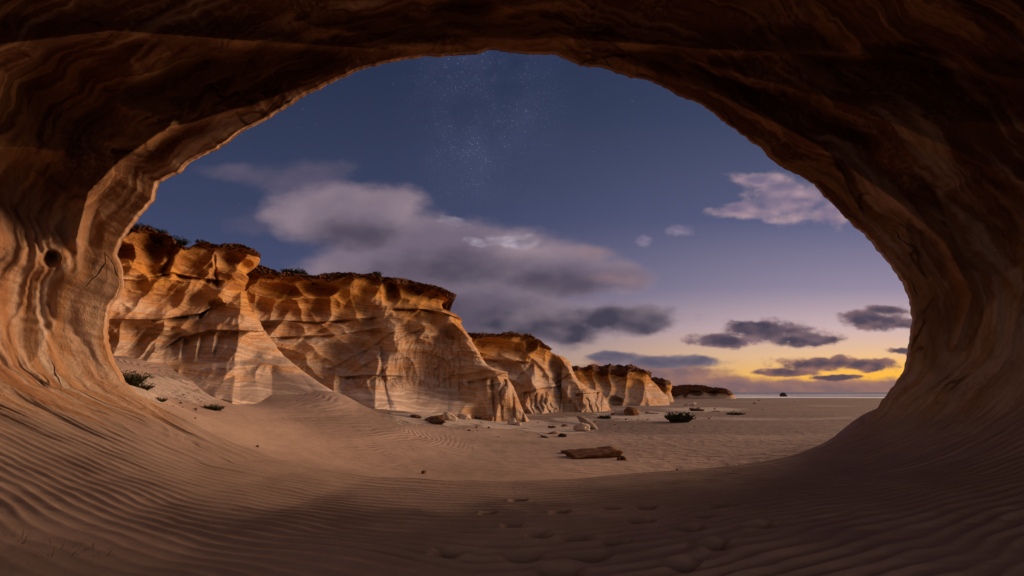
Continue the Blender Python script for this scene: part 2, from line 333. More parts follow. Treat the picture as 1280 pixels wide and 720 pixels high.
def mat_ground():
    m, g, b = principled('beach_sand')
    p = g.pos(); x, y, z = g.sep(p)[0:3]
    n = g.noise(g.v('MULTIPLY', p, (0.10, 0.22, 1)), 1.0, 6, 0.6)
    c = g.mix(g.sst(n, 0.35, 0.65), SAND_A, SAND_B)
    # damp darker flats across the open beach
    far = g.sst(y, 22, 34)
    damp = g.noise(g.v('MULTIPLY', p, (0.012, 0.055, 1)), 1.0, 5, 0.6)
    c = g.mix(g.m('MULTIPLY', g.sst(g.m('ADD', damp, g.sst(x, -3, 10, 0.0, 0.19)), 0.44, 0.60), g.m('MULTIPLY', g.sst(y, 12, 20), 0.9)), c, (0.088, 0.062, 0.056))
    pale = g.sst(g.noise(g.v('MULTIPLY', p, (0.05, 0.14, 1)), 1.0, 5, 0.65), 0.55, 0.68)
    c = g.mix(g.m('MULTIPLY', pale, g.m('MULTIPLY', far, 0.4)), c, (0.60, 0.50, 0.44))
    # pale scoured rock pavement round the cliff feet
    att = g.attr('pave')
    pn = g.noise(g.v('MULTIPLY', p, (0.5, 1.1, 1)), 1.0, 6, 0.65)
    pv = g.sst(g.m('ADD', att, g.m('MULTIPLY', g.m('SUBTRACT', pn, 0.5), 1.4)), 0.45, 0.62)
    c = g.mix(g.m('MULTIPLY', pv, 0.75), c, (0.56, 0.47, 0.41))
    gr = g.noise(p, 90, 2, 0.8)
    c = g.mix(0.2, c, g.ramp(gr, [(0.3, (0.26, 0.15, 0.10)), (0.7, (0.66, 0.47, 0.35))]))
    g.put(b.inputs['Base Color'], c)
    wv = g.noisev(p, 0.25, 3)
    q = g.v('ADD', p, g.v('MULTIPLY', wv, (2.6, 2.6, 0)))
    def rings(cx, cy, lam):
        r = g.v('LENGTH', g.v('SUBTRACT', g.v('MULTIPLY', q, (1, 1, 0)), (cx, cy, 0)))
        return g.m('SINE', g.m('MULTIPLY', r, 2 * pi / lam))
    r1 = rings(-10.2, 19.5, 0.22)
    r2 = rings(-2.0, 60.0, 0.30)
    near = g.sst(y, 17, 26, 1, 0)
    wsel = g.sst(x, -4.0, -0.5)
    rr = g.new('ShaderNodeMix', data_type='FLOAT'); g.put(rr.inputs[0], wsel); g.put(rr.inputs[2], r1); g.put(rr.inputs[3], r2)
    amp = g.m('MULTIPLY', near, g.sst(g.noise(p, 0.22, 3), 0.36, 0.56))
    h = g.m('MULTIPLY', g.m('MULTIPLY', rr.outputs[0], amp), 0.0085)
    h = g.m('ADD', h, g.m('MULTIPLY', g.noise(p, 2.0, 5, 0.5), 0.05))
    trod = g.m('MULTIPLY', g.sst(g.noise(p, 2.0, 3), 0.45, 0.6), g.m('MULTIPLY', g.sst(x, 2, 6), 0.018))
    h = g.m('ADD', h, trod)
    h = g.m('ADD', h, g.m('MULTIPLY', pv, g.m('MULTIPLY', g.noise(g.v('MULTIPLY', p, (1, 3, 1)), 1.2, 5, 0.7), 0.25)))
    g.put(b.inputs['Normal'], g.bump(h, 1.0, 1.0))
    return m
def mat_sea():
    m, g, b = principled('sea_water', 0.22, 0.5)
    p = g.pos()
    f1 = g.noise(g.v('MULTIPLY', p, (0.006, 0.05, 1)), 1.0, 6, 0.6)
    foam = g.sst(f1, 0.42, 0.56)
    yy = g.sep(p)[1]
    foam = g.m('MULTIPLY', foam, g.sst(yy, 260, 620, 1, 0.1))
    c = g.mix(foam, (0.035, 0.05, 0.075), (0.85, 0.84, 0.88))
    g.put(b.inputs['Base Color'], c)
    g.put(b.inputs['Roughness'], g.m('MULTIPLY_ADD', foam, 0.6, 0.25))
    g.put(b.inputs['Normal'], g.bump(g.noise(g.v('MULTIPLY', p, (0.2, 0.6, 1)), 1.0, 5, 0.6), 0.5, 0.5))
    return m
def mat_rock(name, c1, c2, c3, scale=2.0):
    m, g, b = principled(name)
    p = g.new('ShaderNodeTexCoord').outputs['Object']
    n = g.noise(g.v('MULTIPLY', p, (1, 1, 2.5)), scale, 6, 0.65)
    g.put(b.inputs['Base Color'], g.ramp(n, [(0.3, c1), (0.5, c2), (0.68, c3)]))
    g.put(b.inputs['Normal'], g.bump(g.noise(p, scale * 3, 8, 0.7), 0.7, 0.08))
    return m
def mat_leaf(name, c1, c2):
    m, g, b = principled(name, 0.8, 0.2)
    p = g.pos(); n = g.noise(p, 5, 3, 0.6)
    g.put(b.inputs['Base Color'], g.mix(g.sst(n, 0.35, 0.65), c1, c2))
    return m
M_CLIFF = mat_cliff(); M_CAVE = mat_cave(); M_GROUND = mat_ground(); M_SEA = mat_sea()
M_PALE = mat_rock('pale_boulder_stone', (0.30, 0.20, 0.14), (0.46, 0.34, 0.26), (0.56, 0.45, 0.37), 1.5)
M_BROWN = mat_rock('brown_ironstone', (0.05, 0.025, 0.014), (0.14, 0.06, 0.028), (0.30, 0.16, 0.07), 2.5)
M_DARKR = mat_rock('dark_beach_stone', (0.02, 0.014, 0.012), (0.045, 0.03, 0.024), (0.09, 0.06, 0.045), 2.5)
M_SHRUB = mat_leaf('shrub_leaves', (0.028, 0.034, 0.014), (0.065, 0.062, 0.026))
M_DRY = mat_leaf('dry_twigs', (0.085, 0.05, 0.03), (0.16, 0.10, 0.06))
# ------------------------------------------------------------------ cave: traced mouth, tube round the viewer
MOUTH = [(640,601),(560,600),(470,596),(400,586),(345,573),(300,557),(262,540),(237,527),(205,512),(172,495),(152,477),(139,452),(134,438),(130,420),(129,402),(132,382),(141,370),(150,357),(148,345),(149,335),(141,318),(146,303),(156,287),(166,272),(189,247),(193,230),(210,219),(221,213),(227,204),(262,187),(300,162),(330,147),(360,129),(394,109),(427,92),(449,85),(480,77),(531,69),(595,64),(617,59),(662,64),(696,66),(730,79),(775,89),(809,97),(838,109),(868,124),(894,141),(925,161),(950,180),(965,199),(1002,217),(1040,247),(1059,269),(1081,289),(1098,309),(1119,330),(1132,352),(1141,379),(1144,402),(1142,425),(1139,447),(1131,468),(1117,487),(1103,508),(1085,525),(1062,543),(1025,559),(987,571),(950,578),(894,585),(800,591),(720,598),(640,601)]
YM = 9.3
def resample(pts, n, closed=False):
    pts = np.array(pts, float); d = np.r_[0, np.cumsum(np.hypot(*np.diff(pts, axis=0).T))]
    t = np.linspace(0, d[-1], n); return np.stack([np.interp(t, d, pts[:, 0]), np.interp(t, d, pts[:, 1])], 1), t
def poly_ridge(px, py, pts, width, amp):
    """protruding crest along a polyline, triangular section"""
    best = np.full(px.shape, 1e9)
    for (x0, y0), (x1, y1) in zip(pts[:-1], pts[1:]):
        vx, vy = x1 - x0, y1 - y0; L = vx * vx + vy * vy
        t = np.clip(((px - x0) * vx + (py - y0) * vy) / L, 0, 1)
        best = np.minimum(best, np.hypot(px - x0 - t * vx, py - y0 - t * vy))
    return amp * np.clip(1 - best / width, 0, 1) ** 1.3
def scoops(px, py, lst, warp=None):
    r = np.zeros_like(px)
    for cx, cy, rx, ry, rot, dep in lst:
        c, s = cos(radians(rot)), sin(radians(rot))
        dx, dy = px - cx, py - cy
        if warp is not None: dx = dx + warp[0]; dy = dy + warp[1]
        a = (dx * c + dy * s) / rx; b = (-dx * s + dy * c) / ry
        d2 = a * a + b * b
        r = np.minimum(r, dep * (d2 - 1))
    return r
def ledge(px, py, pts, amp, length, edge=6):
    """undercut right below a traced bedding lip, recovering downwards"""
    P = np.array(pts, float); yl = np.interp(px, P[:, 0], P[:, 1])
    dy = py - yl
    inx = sstep(P[0, 0] - edge, P[0, 0] + edge, px) * (1 - sstep(P[-1, 0] - edge, P[-1, 0] + edge, px))
    k = np.where(dy > 0, np.clip(1 - dy / length, 0, 1), 0) * sstep(0, 1.5, dy)
    return -amp * k * inx + 0.35 * amp * inx * np.exp(-(dy / 3.0) ** 2) * (dy <= 0)
def cave():
    N = 1500
    out, arc = resample(MOUTH, N)
    # soften the traced corners a little, then roughen
    for _ in range(3):
        out[1:-1] = 0.25 * out[:-2] + 0.5 * out[1:-1] + 0.25 * out[2:]
    out[-1] = out[0]
    a = np.linspace(0, 1, N)
    rockm = sstep(0.17, 0.22, a) * (1 - sstep(0.80, 0.85, a))
    dpx = np.gradient(out[:, 0]); dpy = np.gradient(out[:, 1]); L = np.hypot(dpx, dpy); nx, ny = -dpy / L, dpx / L
    jag = (fbm(arc * 0.03, 0, 0, 4, 3) * 3.0 + np.abs(fbm(arc * 0.09, 0, 5, 3, 9)) * 2.5 - 1) * rockm
    out[:, 0] += nx * jag; out[:, 1] += ny * jag
    mx = (out[:, 0] - CX) / F * YM; mz = EYE + (HY - out[:, 1]) / F * YM
    arcm = arc / F * YM
    ys = np.r_[YM - 5.9 * np.linspace(0, 1, 330) ** 1.25, np.linspace(3.3, -3.6, 34)]  # far end left open behind the viewer, unseen, to let fill light in
    Y = np.repeat(ys[:, None], N, 1); s = YM - Y
    A = np.repeat(a[None], len(ys), 0)
    MX = mx[None]; MZ = mz[None]
    flare = 0.36 + 0.10 * fbm(A * 9, s * 0.3, 0, 2, 21)
    k = 1 + flare * (1 - np.exp(-s / 2.4))
    k = np.where(Y < 0, k * np.clip(1 - ((-Y) / 9.0) ** 2.0, 0.5, 1), k)
    X = MX * k; Z = MZ * k
    low = np.clip(1 - MZ / 1.8, 0, 1) + 0 * k
    # pixel positions, used to lay the large hollows and ribs on the visible wall
    Yc = np.maximum(Y, 1.0)
    PX = CX + F * X / Yc; PY = HY - F * (Z - EYE) / Yc
    w = (fbm(PX * 0.012, PY * 0.012, 0, 3, 31) * 22, fbm(PX * 0.012, PY * 0.012, 4, 3, 33) * 22)
    r = scoops(PX, PY, [(300, 95, 170, 38, -12, 0.9), (70, 120, 120, 60, -30, 0.7), (30, 250, 60, 60, 60, 0.35), (250, 165, 80, 22, -32, 0.35),
                        (120, 160, 50, 25, -40, 0.4), (560, 25, 200, 20, 0, 0.4), (900, 105, 130, 22, 22, 0.45), (1120, 90, 200, 40, 12, 0.8), (1060, 190, 90, 26, 38, 0.5),
                        (1230, 270, 60, 70, 60, 0.6), (1165, 290, 26, 60, -25, 0.3), (1200, 420, 40, 80, 5, 0.35), (100, 300, 26, 50, 15, 0.12), (63, 328, 13, 12, 0, 0.45), (140, 395, 12, 45, 0, 0.10),
                        (30, 400, 40, 60, 10, 0.2)], w)
    r = r + poly_ridge(PX, PY, [(95, 300), (110, 240), (150, 200), (200, 165), (330, 125), (480, 72)], 16, 0.50)
    r = r + poly_ridge(PX, PY, [(0, 55), (140, 38), (330, 52), (480, 62), (700, 48), (900, 62), (1120, 70), (1280, 100)], 14, 0.45)
    r = r + poly_ridge(PX, PY, [(740, 70), (900, 118), (1020, 180), (1120, 250), (1180, 300), (1215, 370), (1195, 430)], 14, 0.42)
    r = r + poly_ridge(PX, PY, [(860, 75), (1060, 130), (1200, 190), (1280, 230)], 14, 0.3)
    r = r + poly_ridge(PX, PY, [(40, 215), (80, 240), (60, 300)], 14, 0.15)
    # flowing layers along the bedding
    q = arcm[None] + 0 * s; wz = fbm(q * 0.25, s * 0.9, 0, 3, 41) * 0.9
    lay = fbm(q * 0.18, (s + wz * .6) * 1.7, 0, 4, 43, 0.5)
    lay2 = np.abs(fbm(q * 0.3, (s + wz * 0.7) * 5.0, 3, 4, 47, 0.55))
    big = fbm(q * 0.35, s * 0.8, 0, 3, 51)
    r = r + 0.13 * lay * (1 + 1.2 * sstep(0.3, 0.5, A)) + 0.20 * (0.3 - lay2) + 0.42 * big * sstep(0.2, 1.5, s)
    rk = (1 - low) ** 0.7
    vis = sstep(2.0, 5.0, Y)
    disp = r * rk * (0.25 + 0.75 * vis) * sstep(0.0, 0.35, s)
    D = np.sqrt(X ** 2 + Y ** 2 + (Z - EYE) ** 2)
    ux, uy, uz = X / D, Y / D, (Z - EYE) / D
    X = X - ux * disp; Y2 = Y - uy * disp; Z = Z - uz * disp
    # sand: ripples and footprints
    ax = np.sqrt(X ** 2 + 2.5)
    ph = s + 0.42 * sstep(0.3, 4.0, s) * (ax - 1.6) + 0.35 * fbm(X * 0.35, s * 0.35, 0, 3, 61) + 0.10 * fbm(X * 1.1, s * 1.7, 0, 3, 63)
    lam = 0.21
    wob = np.sin(2 * pi * ph / lam); wob = wob - 0.25 * np.cos(4 * pi * ph / lam)
    ampn = 0.35 + 0.9 * sstep(-0.5, 0.6, fbm(X * 0.5, s * 0.6, 0, 3, 71))
    sandm = sstep(0.2, 0.75, low)
    rip = 0.021 * wob * (0.55 + 0.45 * sstep(-4.5, -1.5, X)) * ampn * (0.30 + 0.70 * sstep(0.3, 3.0, s)) * np.clip(low * 1.3, 0, 1)
    mound = 0.05 * fbm(X * 0.5, Y * 0.5, 0, 3, 77) * low * sstep(0, 1, s)
    Z = Z + rip + mound
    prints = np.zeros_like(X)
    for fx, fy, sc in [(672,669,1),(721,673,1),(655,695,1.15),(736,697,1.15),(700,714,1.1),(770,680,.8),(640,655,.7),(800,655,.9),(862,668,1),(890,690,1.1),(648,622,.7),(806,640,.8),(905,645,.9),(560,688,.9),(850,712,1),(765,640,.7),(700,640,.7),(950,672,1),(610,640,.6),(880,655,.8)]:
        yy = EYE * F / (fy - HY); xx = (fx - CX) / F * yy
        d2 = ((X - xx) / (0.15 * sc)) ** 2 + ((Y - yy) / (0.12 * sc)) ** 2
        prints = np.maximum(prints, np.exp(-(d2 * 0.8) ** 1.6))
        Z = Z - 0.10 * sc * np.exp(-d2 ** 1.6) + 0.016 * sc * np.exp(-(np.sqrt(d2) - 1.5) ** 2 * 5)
    V = np.stack([X, Y2, Z], -1)
    # rim rolls outward into the outer rock face
    rim = V[0]
    ext = []
    outd = np.stack([mx - 0, 0 * mx, mz - 1.2], 1); outd /= np.linalg.norm(outd, axis=1)[:, None] + 1e-6
    lowm = np.clip(1 - mz / 1.8, 0, 1)[:, None]; upm = 1 - lowm
    for dy, dr in ((2.6, 9.0), (1.9, 3.5), (1.1, 1.2), (0.5, 0.35), (0.2, 0.08)):
        e = rim + upm * (outd * dr + np.array([0, dy, 0])) + lowm * np.array([0, dy * 0.5, -dy * 0.25])
        e = e + upm * (fbm(e[:, 0] * 0.5, e[:, 2] * 0.5, dy, 3, 91) * dr * 0.15)[:, None]
        ext.append(e)
    V = np.concatenate([np.array(ext), V], 0)
    nr = V.shape[0]
    sflow = np.r_[[-2.6, -1.9, -1.1, -0.5, -0.2], ys * -1 + YM]
    flow = np.stack([np.repeat(arcm[None], nr, 0), np.repeat(sflow[:, None], N, 1), np.zeros((nr, N))], -1)
    sand = np.concatenate([np.repeat(np.clip(1 - mz / 1.8, 0, 1)[None], 5, 0), low], 0)
    sand = np.clip(sand * 1.25, 0, 1)
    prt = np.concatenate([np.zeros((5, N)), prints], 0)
    # grid normals shared by floor and wall so that the seam does not show
    du = np.gradient(V, axis=1); dv = np.gradient(V, axis=0)
    du[:, 0] = du[:, -1] = (V[:, 1] - V[:, -2])
    nn = np.cross(dv, du); nn /= np.linalg.norm(nn, axis=2)[..., None] + 1e-9
    c = np.array([0, 4.0, 2.5])
    sgn = np.sign(np.sum(nn * (c - V), -1)); 
    iF = int(np.searchsorted(-np.array([0]), 0))  # placeholder
    # split columns: floor = lower rim between the two points where the sand meets rock
    jl = int(np.argmin(np.hypot(out[:N // 2, 0] - 152, out[:N // 2, 1] - 477)))
    jr = N // 2 + int(np.argmin(np.hypot(out[N // 2:, 0] - 1103, out[N // 2:, 1] - 508)))
    def build(name, cols):
        sub = V[:, cols]; f = grid_faces(nr, len(cols), flip=False)
        nm = nn[:, cols].reshape(-1, 3)
        ve = sub.reshape(-1, 3)
        # orientation check on one inner face
        fi = f[len(f) // 2]; fn = np.cross(ve[fi[1]] - ve[fi[0]], ve[fi[2]] - ve[fi[0]])
        if np.dot(fn, nm[fi[0]]) < 0: f = f[:, ::-1]
        return mesh_obj(name, ve, np.ascontiguousarray(f), M_CAVE, attrs={'flow': flow[:, cols].reshape(-1, 3), 'sand': sand[:, cols].ravel(), 'print_shade': prt[:, cols].ravel()}, normals=nm)
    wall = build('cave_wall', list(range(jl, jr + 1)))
    flo = build('cave_floor', list(range(jr, N)) + list(range(1, jl + 1)))
    tag(wall, 'dark flowing sandstone wall and roof of the sea cave framing the view', kind='structure')
    tag(flo, 'rippled sand floor inside the cave with footprints', kind='structure')
    # lip height as a function of x for the ground outside
    sel = np.r_[np.arange(jr, N), np.arange(0, jl + 1)]
    o = np.argsort(mx[sel]); return mx[sel][o], mz[sel][o], (X, Y2, Z, low)
LIPX, LIPZ, CAVEG = cave()
# ------------------------------------------------------------------ ground outside
CP = [(150,470,13),(165,446,20),(120,440,26),(60,440,22),(250,480,18.6),(300,515,14),(250,533,10.8),(200,500,12.2),(350,560,11.6),(450,580,12.2),(640,592,12.0),(330,493,19.6),(385,487,20.2),(415,494,20.4),(450,503,20.8),(300,494,18.8),(380,508,17.5),(440,506,25),(478,515,24),(560,522,27),
      (520,520,24),(650,532,31),(760,519,42),(560,560,17.5),(450,550,15.5),(380,530,15.5),(800,560,18.3),(900,540,25.6),(1000,560,18.3),(900,588,13),(1040,552,16),(1050,535,28),(900,520,43),(700,545,23),(620,560,18.3),(1000,508,71),(800,508,71),(1200,520,40),(1300,560,18),(1500,600,12),
      (840,500,128),(1100,500,128),(500,500,100),(200,500,90),(100,480,45),(-200,450,20),(1500,510,64),(1200,497,180),(600,497,180),(-200,497,180),(-600,480,25),(2200,560,18.3),(640,494.5,280),(1600,495,256)]
cp = np.array(CP, float); cpw = world(cp[:, 0], cp[:, 1], cp[:, 2])
lg = lambda x, y: np.stack([np.asarray(x) / (np.asarray(y) + 6) * 12, np.log(np.asarray(y) + 6) * 9], -1)
cq = lg(cpw[:, 0], cpw[:, 1])
def _phi(r): return np.sqrt(r * r + 0.6)
_K = _phi(np.linalg.norm(cq[:, None] - cq[None], axis=2)) + 0.02 * np.eye(len(cq))
_w = np.linalg.solve(_K, cpw[:, 2] + 0.4)
def gh(x, y):
    x, y = np.broadcast_arrays(np.asarray(x, float), np.asarray(y, float))
    q = lg(x, y); z = np.full(x.shape, -0.4)
    for i in range(len(cq)): z = z + _w[i] * _phi(np.hypot(q[..., 0] - cq[i, 0], q[..., 1] - cq[i, 1]))
    z = np.clip(z, -1.2, 9)
    z = z + 0.05 * fbm(x * 0.25, y * 0.4, 0, 4, 101) + 0.12 * fbm(x * 0.07, y * 0.1, 0, 2, 103) * sstep(15, 40, y)
    fl = -0.4 + 0.1 * fbm(x * 0.02, y * 0.05, 0, 3, 105); z = z + (fl - z) * sstep(60, 110, y)
    z = z - 0.012 * np.clip(y - 172, 0, 400)
    lip = np.interp(x, LIPX, LIPZ)
    t = sstep(YM, 12.5, y)
    z = (lip - 0.03 - 0.10 * (y - YM)) * (1 - t) + z * t
    return z
def ground():
    pxs = np.r_[np.linspace(-2600, -20, 60), np.linspace(0, 1280, 560), np.linspace(1300, 3900, 60)]
    ys = np.r_[np.linspace(YM, 14, 110), 14 * (4500 / 14) ** (np.linspace(0, 1, 300)[1:] ** 1.3)]
    PXg, Yg = np.meshgrid(pxs, ys); X = (PXg - CX) / F * Yg
    Z = gh(X, Yg)
    zz = EYE + (HY - 0) / F * 0
    PYg = HY - F * (Z - EYE) / Yg
    pave = np.zeros_like(X)
    for cx, cy, rx, ry, a in [(560, 522, 90, 14, 1.0), (690, 536, 70, 10, .8), (640, 530, 60, 8, 1), (800, 520, 90, 9, .8), (190, 485, 70, 22, .8), (250, 495, 60, 14, .6), (350, 525, 90, 5, .4), (880, 512, 70, 4, .9), (720, 525, 50, 7, .7)]:
        pave = np.maximum(pave, a * np.clip(1.3 - np.hypot((PXg - cx) / rx, (PYg - cy) / ry), 0, 1))
    o = mesh_obj('ground', np.stack([X, Yg, Z], -1).reshape(-1, 3), grid_faces(len(ys), len(pxs), False), M_GROUND, attrs={'pave': pave.ravel()})
    tag(o, kind='structure')
ground()
xs = np.linspace(-6000, 6000, 60); ysea = np.r_[150, 300, 600, 1500, 4000, 12000]
XX, YY = np.meshgrid(xs, ysea)
tag(mesh_obj('sea', np.stack([XX, YY, np.full_like(XX, -0.62)], -1).reshape(-1, 3), grid_faces(len(ysea), len(xs)), M_SEA), kind='structure')
def hit(px, py, y0=10.0, y1=260.0):
    """where the sight line through a photo point meets the sand"""
    ys = np.exp(np.linspace(math.log(y0), math.log(y1), 4000)); x = (px - CX) / F * ys; z = EYE + (HY - py) / F * ys
    below = np.nonzero(z <= gh(x, ys))[0]; i = below[0] if len(below) else len(ys) - 1
    return np.array([x[i], ys[i], gh(x[i], ys[i])])
# ------------------------------------------------------------------ cliffs
def cliff(name, label, top, right, base, left_x, depth, feats, nu=300, nv=220, back=9.0, edge_r=1.0, capn=9, rough=1.0, tone=(0.45, 0.85), cell=(34, 20, 0.35), sag=0.0, flutes=(), fins=((28, 48, 0.34, 200), (-38, 36, 0.2, 300)), seed=1, captip=0):
    """front face spans four traced boundary curves, takes real relief along the sight lines, and wraps back into a solid mass"""
    tp, _ = resample(top, nu); rp, _ = resample(right[::-1], nv); bp, _ = resample(base, nu)
    tp = tp.copy()
    tp[:, 1] += (fbm(tp[:, 0] * 0.10, 0, 0, 4, seed) * 2.4 + fbm(tp[:, 0] * 0.45, 0, 0, 2, seed + 3) * 1.0) * rough * np.linspace(1, 0, nu) ** 0.15
    tp[-1] = right[0]
    rp[:, 0] += (fbm(rp[:, 1] * 0.09, 0, 2, 4, seed + 5) * 2.0 + fbm(rp[:, 1] * 0.4, 0, 1, 2, seed + 6) * 0.7) * rough * np.sin(np.linspace(0, pi, nv))
    lp = np.stack([np.full(nv, left_x), np.linspace(bp[0, 1], tp[0, 1], nv)], 1)
    s = np.linspace(0, 1, nu)[None, :, None]; t = np.linspace(0, 1, nv)[:, None, None]
    T, B, Lf, R = tp[None], bp[None], lp[:, None], rp[:, None]
    P = (1 - t) * B + t * T + (1 - s) * Lf + s * R - ((1 - s) * (1 - t) * bp[0] + s * (1 - t) * bp[-1] + (1 - s) * t * tp[0] + s * t * tp[-1])
    px, py = P[..., 0], P[..., 1]
    sg, tg = s[..., 0] + 0 * px, t[..., 0] + 0 * px
    dp = np.array(depth, float); D = np.interp(px, dp[:, 0], dp[:, 1])
    mpp = D / F                                   # metres per photo pixel at that distance
    # rounding off towards the free right edge and the top
    ed = (1 - sg) * (px[:, -1:] - left_x) * mpp
    rr = edge_r; D = D + rr * (1 - np.sqrt(np.clip(1 - (1 - np.clip(ed / rr, 0, 1)) ** 2, 0, 1)))
    w = (fbm(px * 0.02, py * 0.03, 0, 3, seed + 11) * 10, fbm(px * 0.02, py * 0.03, 5, 3, seed + 13) * 7)
    r = feats(px, py, w); sandy = np.zeros_like(px)
    if isinstance(r, tuple): r, sandy = r
    r0 = r; r = np.zeros_like(px)
    # honeycomb of small hollows with sharp crests, flattened along the bedding
    cw, chh, ca = cell
    for th, per, am, sd in fins:
        cth, sth = cos(radians(th)), sin(radians(th))
        q = (px * cth + py * sth) / per + 0.75 * fbm(px * 0.012, py * 0.016, 0, 3, seed + sd) ; fr = q - np.floor(q)
        r = r + am * (np.abs(2 * fr - 1) ** 1.8 - 0.35) * sstep(-0.25, 0.15, fbm(px * 0.014, py * 0.02, 0, 2, seed + sd + 4))
    wk = worley((px + w[0] * 2.5) / cw, (py + w[1] * 2.2 + 0.16 * px) / chh, seed)
    up = sstep(tone[0] - 0.25, tone[1], tg)
    r = r + ca * (np.clip(wk, 0, 0.9) ** 2 - 0.3) * (0.45 + 1.0 * up)
    wk2 = worley((px + w[0]) / (cw * 0.45), (py + w[1] - 0.1 * px) / (chh * 0.4), seed + 2)
    r = r + ca * 0.22 * (np.clip(wk2, 0, 0.9) ** 2 - 0.3) * (0.2 + 0.8 * up)
    # bedding: saw-tooth layers following warped near-level lines
    hz = (py + 0.10 * px + w[1] * 1.2) * mpp
    for per, am in ((1.6, 0.26), (0.55, 0.06)):
        q = hz / per + 0.8 * fbm(px * 0.01, hz * 0.4, 0, 2, seed + 17); fr = q - np.floor(q)
        r = r + am * rough * (np.where(fr < 0.86, fr / 0.86, (1 - fr) / 0.14) - 0.5) * (0.45 + 0.55 * sstep(-0.3, 0.4, fbm(px * 0.02, py * 0.03, 3, 2, seed + 19)))
    r = r + rough * 0.16 * fbm(px * mpp * 0.8, hz * 1.2, 0, 4, seed + 23, 0.5)
    r = r0 + r * (1 - 0.92 * np.clip(sandy, 0, 1)); flu = np.zeros_like(px)
    for fx0, fx1, fy0, fy1, am, per in flutes:
        k = sstep(fx0 - 3, fx0 + 3, px) * (1 - sstep(fx1 - 3, fx1 + 3, px)) * sstep(fy0 - 2, fy0 + 2, py) * (1 - sstep(fy1 - 3, fy1 + 5, py))
        wx = px + 9.0 * fbm(px * 0.07, py * 0.04, 0, 3, seed + 29); am = am * (0.75 + 0.7 * fbm(px * 0.05, py * 0.03, 0, 2, seed + 33))
        r = r + k * am * (np.abs(np.sin(pi * wx / per)) ** 0.7 - 0.5); flu = np.maximum(flu, k)
    # dark rubble cap: sticks out above a hollow
    ytop = np.interp(px, tp[:, 0], tp[:, 1]); capn = capn * (0.75 + 0.9 * fbm(px * 0.025, 0, 1, 3, seed + 53))
    dc = (py - ytop)
    capm = 1 - sstep(capn * 0.7, capn * 1.15, dc + fbm(px * 0.07, 0, 0, 3, seed + 31) * capn * 0.6)
    r = r + capm * (0.35 + 0.5 * np.abs(fbm(px * 0.22, py * 0.5, 0, 4, seed + 37, 0.65))) - 0.35 * (1 - capm) * np.exp(-np.clip(dc - capn, 0, None) / (capn * 1.1))
    # keep relief off the free edge so that the outline stays the traced one
    D = D - r
    V = world(px, py, D)
    rows = [V]
    # skirt below ground
    sk = V[0].copy(); sk[:, 2] -= 1.6; sk2 = V[0].copy(); sk2[:, 2] -= 3.2; sk2[:, 1] += 2.5
    # plateau behind the skyline
    tops = []
    tl = V[-1]
    for j, (dy, dz) in enumerate(((0.35, 0.08), (1.0, 0.05), (2.2, -0.1), (4.5, -0.5), (back, -1.6), (back + 0.6, -30.0))):
        e = tl.copy(); e[:, 0] *= (e[:, 1] + dy) / e[:, 1]; e[:, 1] += dy; e[:, 0] -= 0.12 * dy * np.linspace(0, 1, nu) ** 3
        e[:, 2] += dz + (0.18 * fbm(e[:, 0] * 1.2, e[:, 1] * 1.2, 0, 3, seed + 41) if dy < 8 else 0)
        tops.append(e)
    V = np.concatenate([[sk2], [sk], V, np.array(tops)], 0)
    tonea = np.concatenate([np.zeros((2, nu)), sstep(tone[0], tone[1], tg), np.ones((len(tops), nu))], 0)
    capa = np.concatenate([np.zeros((2, nu)), capm, np.ones((len(tops), nu))], 0)
    sna = np.concatenate([np.ones((2, nu)) * sandy[:1], sandy, np.zeros((len(tops), nu))], 0)
    flua = np.concatenate([np.zeros((2, nu)), flu, np.zeros((len(tops), nu))], 0)
    # side return at the free right end
    sides = []
    rl = V[:, -1]
    cx = V[:, :, 0].mean()
    for dy, dxx in ((0.3, 0.02), (0.8, -0.05), (1.8, -0.25), (3.6, -0.9), (back * 0.8, -2.2), (back + 3, -5.0)):
        e = rl.copy(); e[:, 0] *= (e[:, 1] + dy) / e[:, 1]; e[:, 1] += dy; e[:, 0] += dxx - 0.1 * dy + 0.2 * fbm(e[:, 2] * 1.1, dy, 0, 3, seed + 43) * min(dy, 1.0)
        sides.append(e)
    V = np.concatenate([V, np.stack(sides, 1)], 1)
    pad = lambda a: np.concatenate([a, np.repeat(a[:, -1:], len(sides), 1)], 1)
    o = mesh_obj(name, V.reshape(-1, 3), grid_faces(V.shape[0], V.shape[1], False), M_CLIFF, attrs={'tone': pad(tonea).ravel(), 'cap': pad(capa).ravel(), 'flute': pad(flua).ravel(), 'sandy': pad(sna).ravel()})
    tag(o, label, kind='structure')
    return o
def fan(px, py, apex, yb, x0, x1, amp, p=1.3, q=1.25, off=-0.5):
    """buttress with a sharp arete and hollow flanks, spreading from an apex to its foot; -9 outside"""
    t = np.clip((py - apex[1]) / (yb - apex[1]), 0, 1.3); tp = t ** p
    xl = apex[0] + (x0 - apex[0]) * tp; xr = apex[0] + (x1 - apex[0]) * tp
    xc = apex[0] + ((x0 + x1) / 2 - apex[0]) * tp + 2.0 * fbm(py * 0.06, apex[0], 0, 3, 7)
    k = np.where(px < xc, (px - xl) / np.maximum(xc - xl, 1), (xr - px) / np.maximum(xr - xc, 1))
    f = amp * np.clip(k, 0, 1) ** q * (0.25 + 0.75 * t)
    return np.where((k > 0) & (py > apex[1]), off + f - 1.6 * np.clip(1 - t * 3.5, 0, 1), -9)
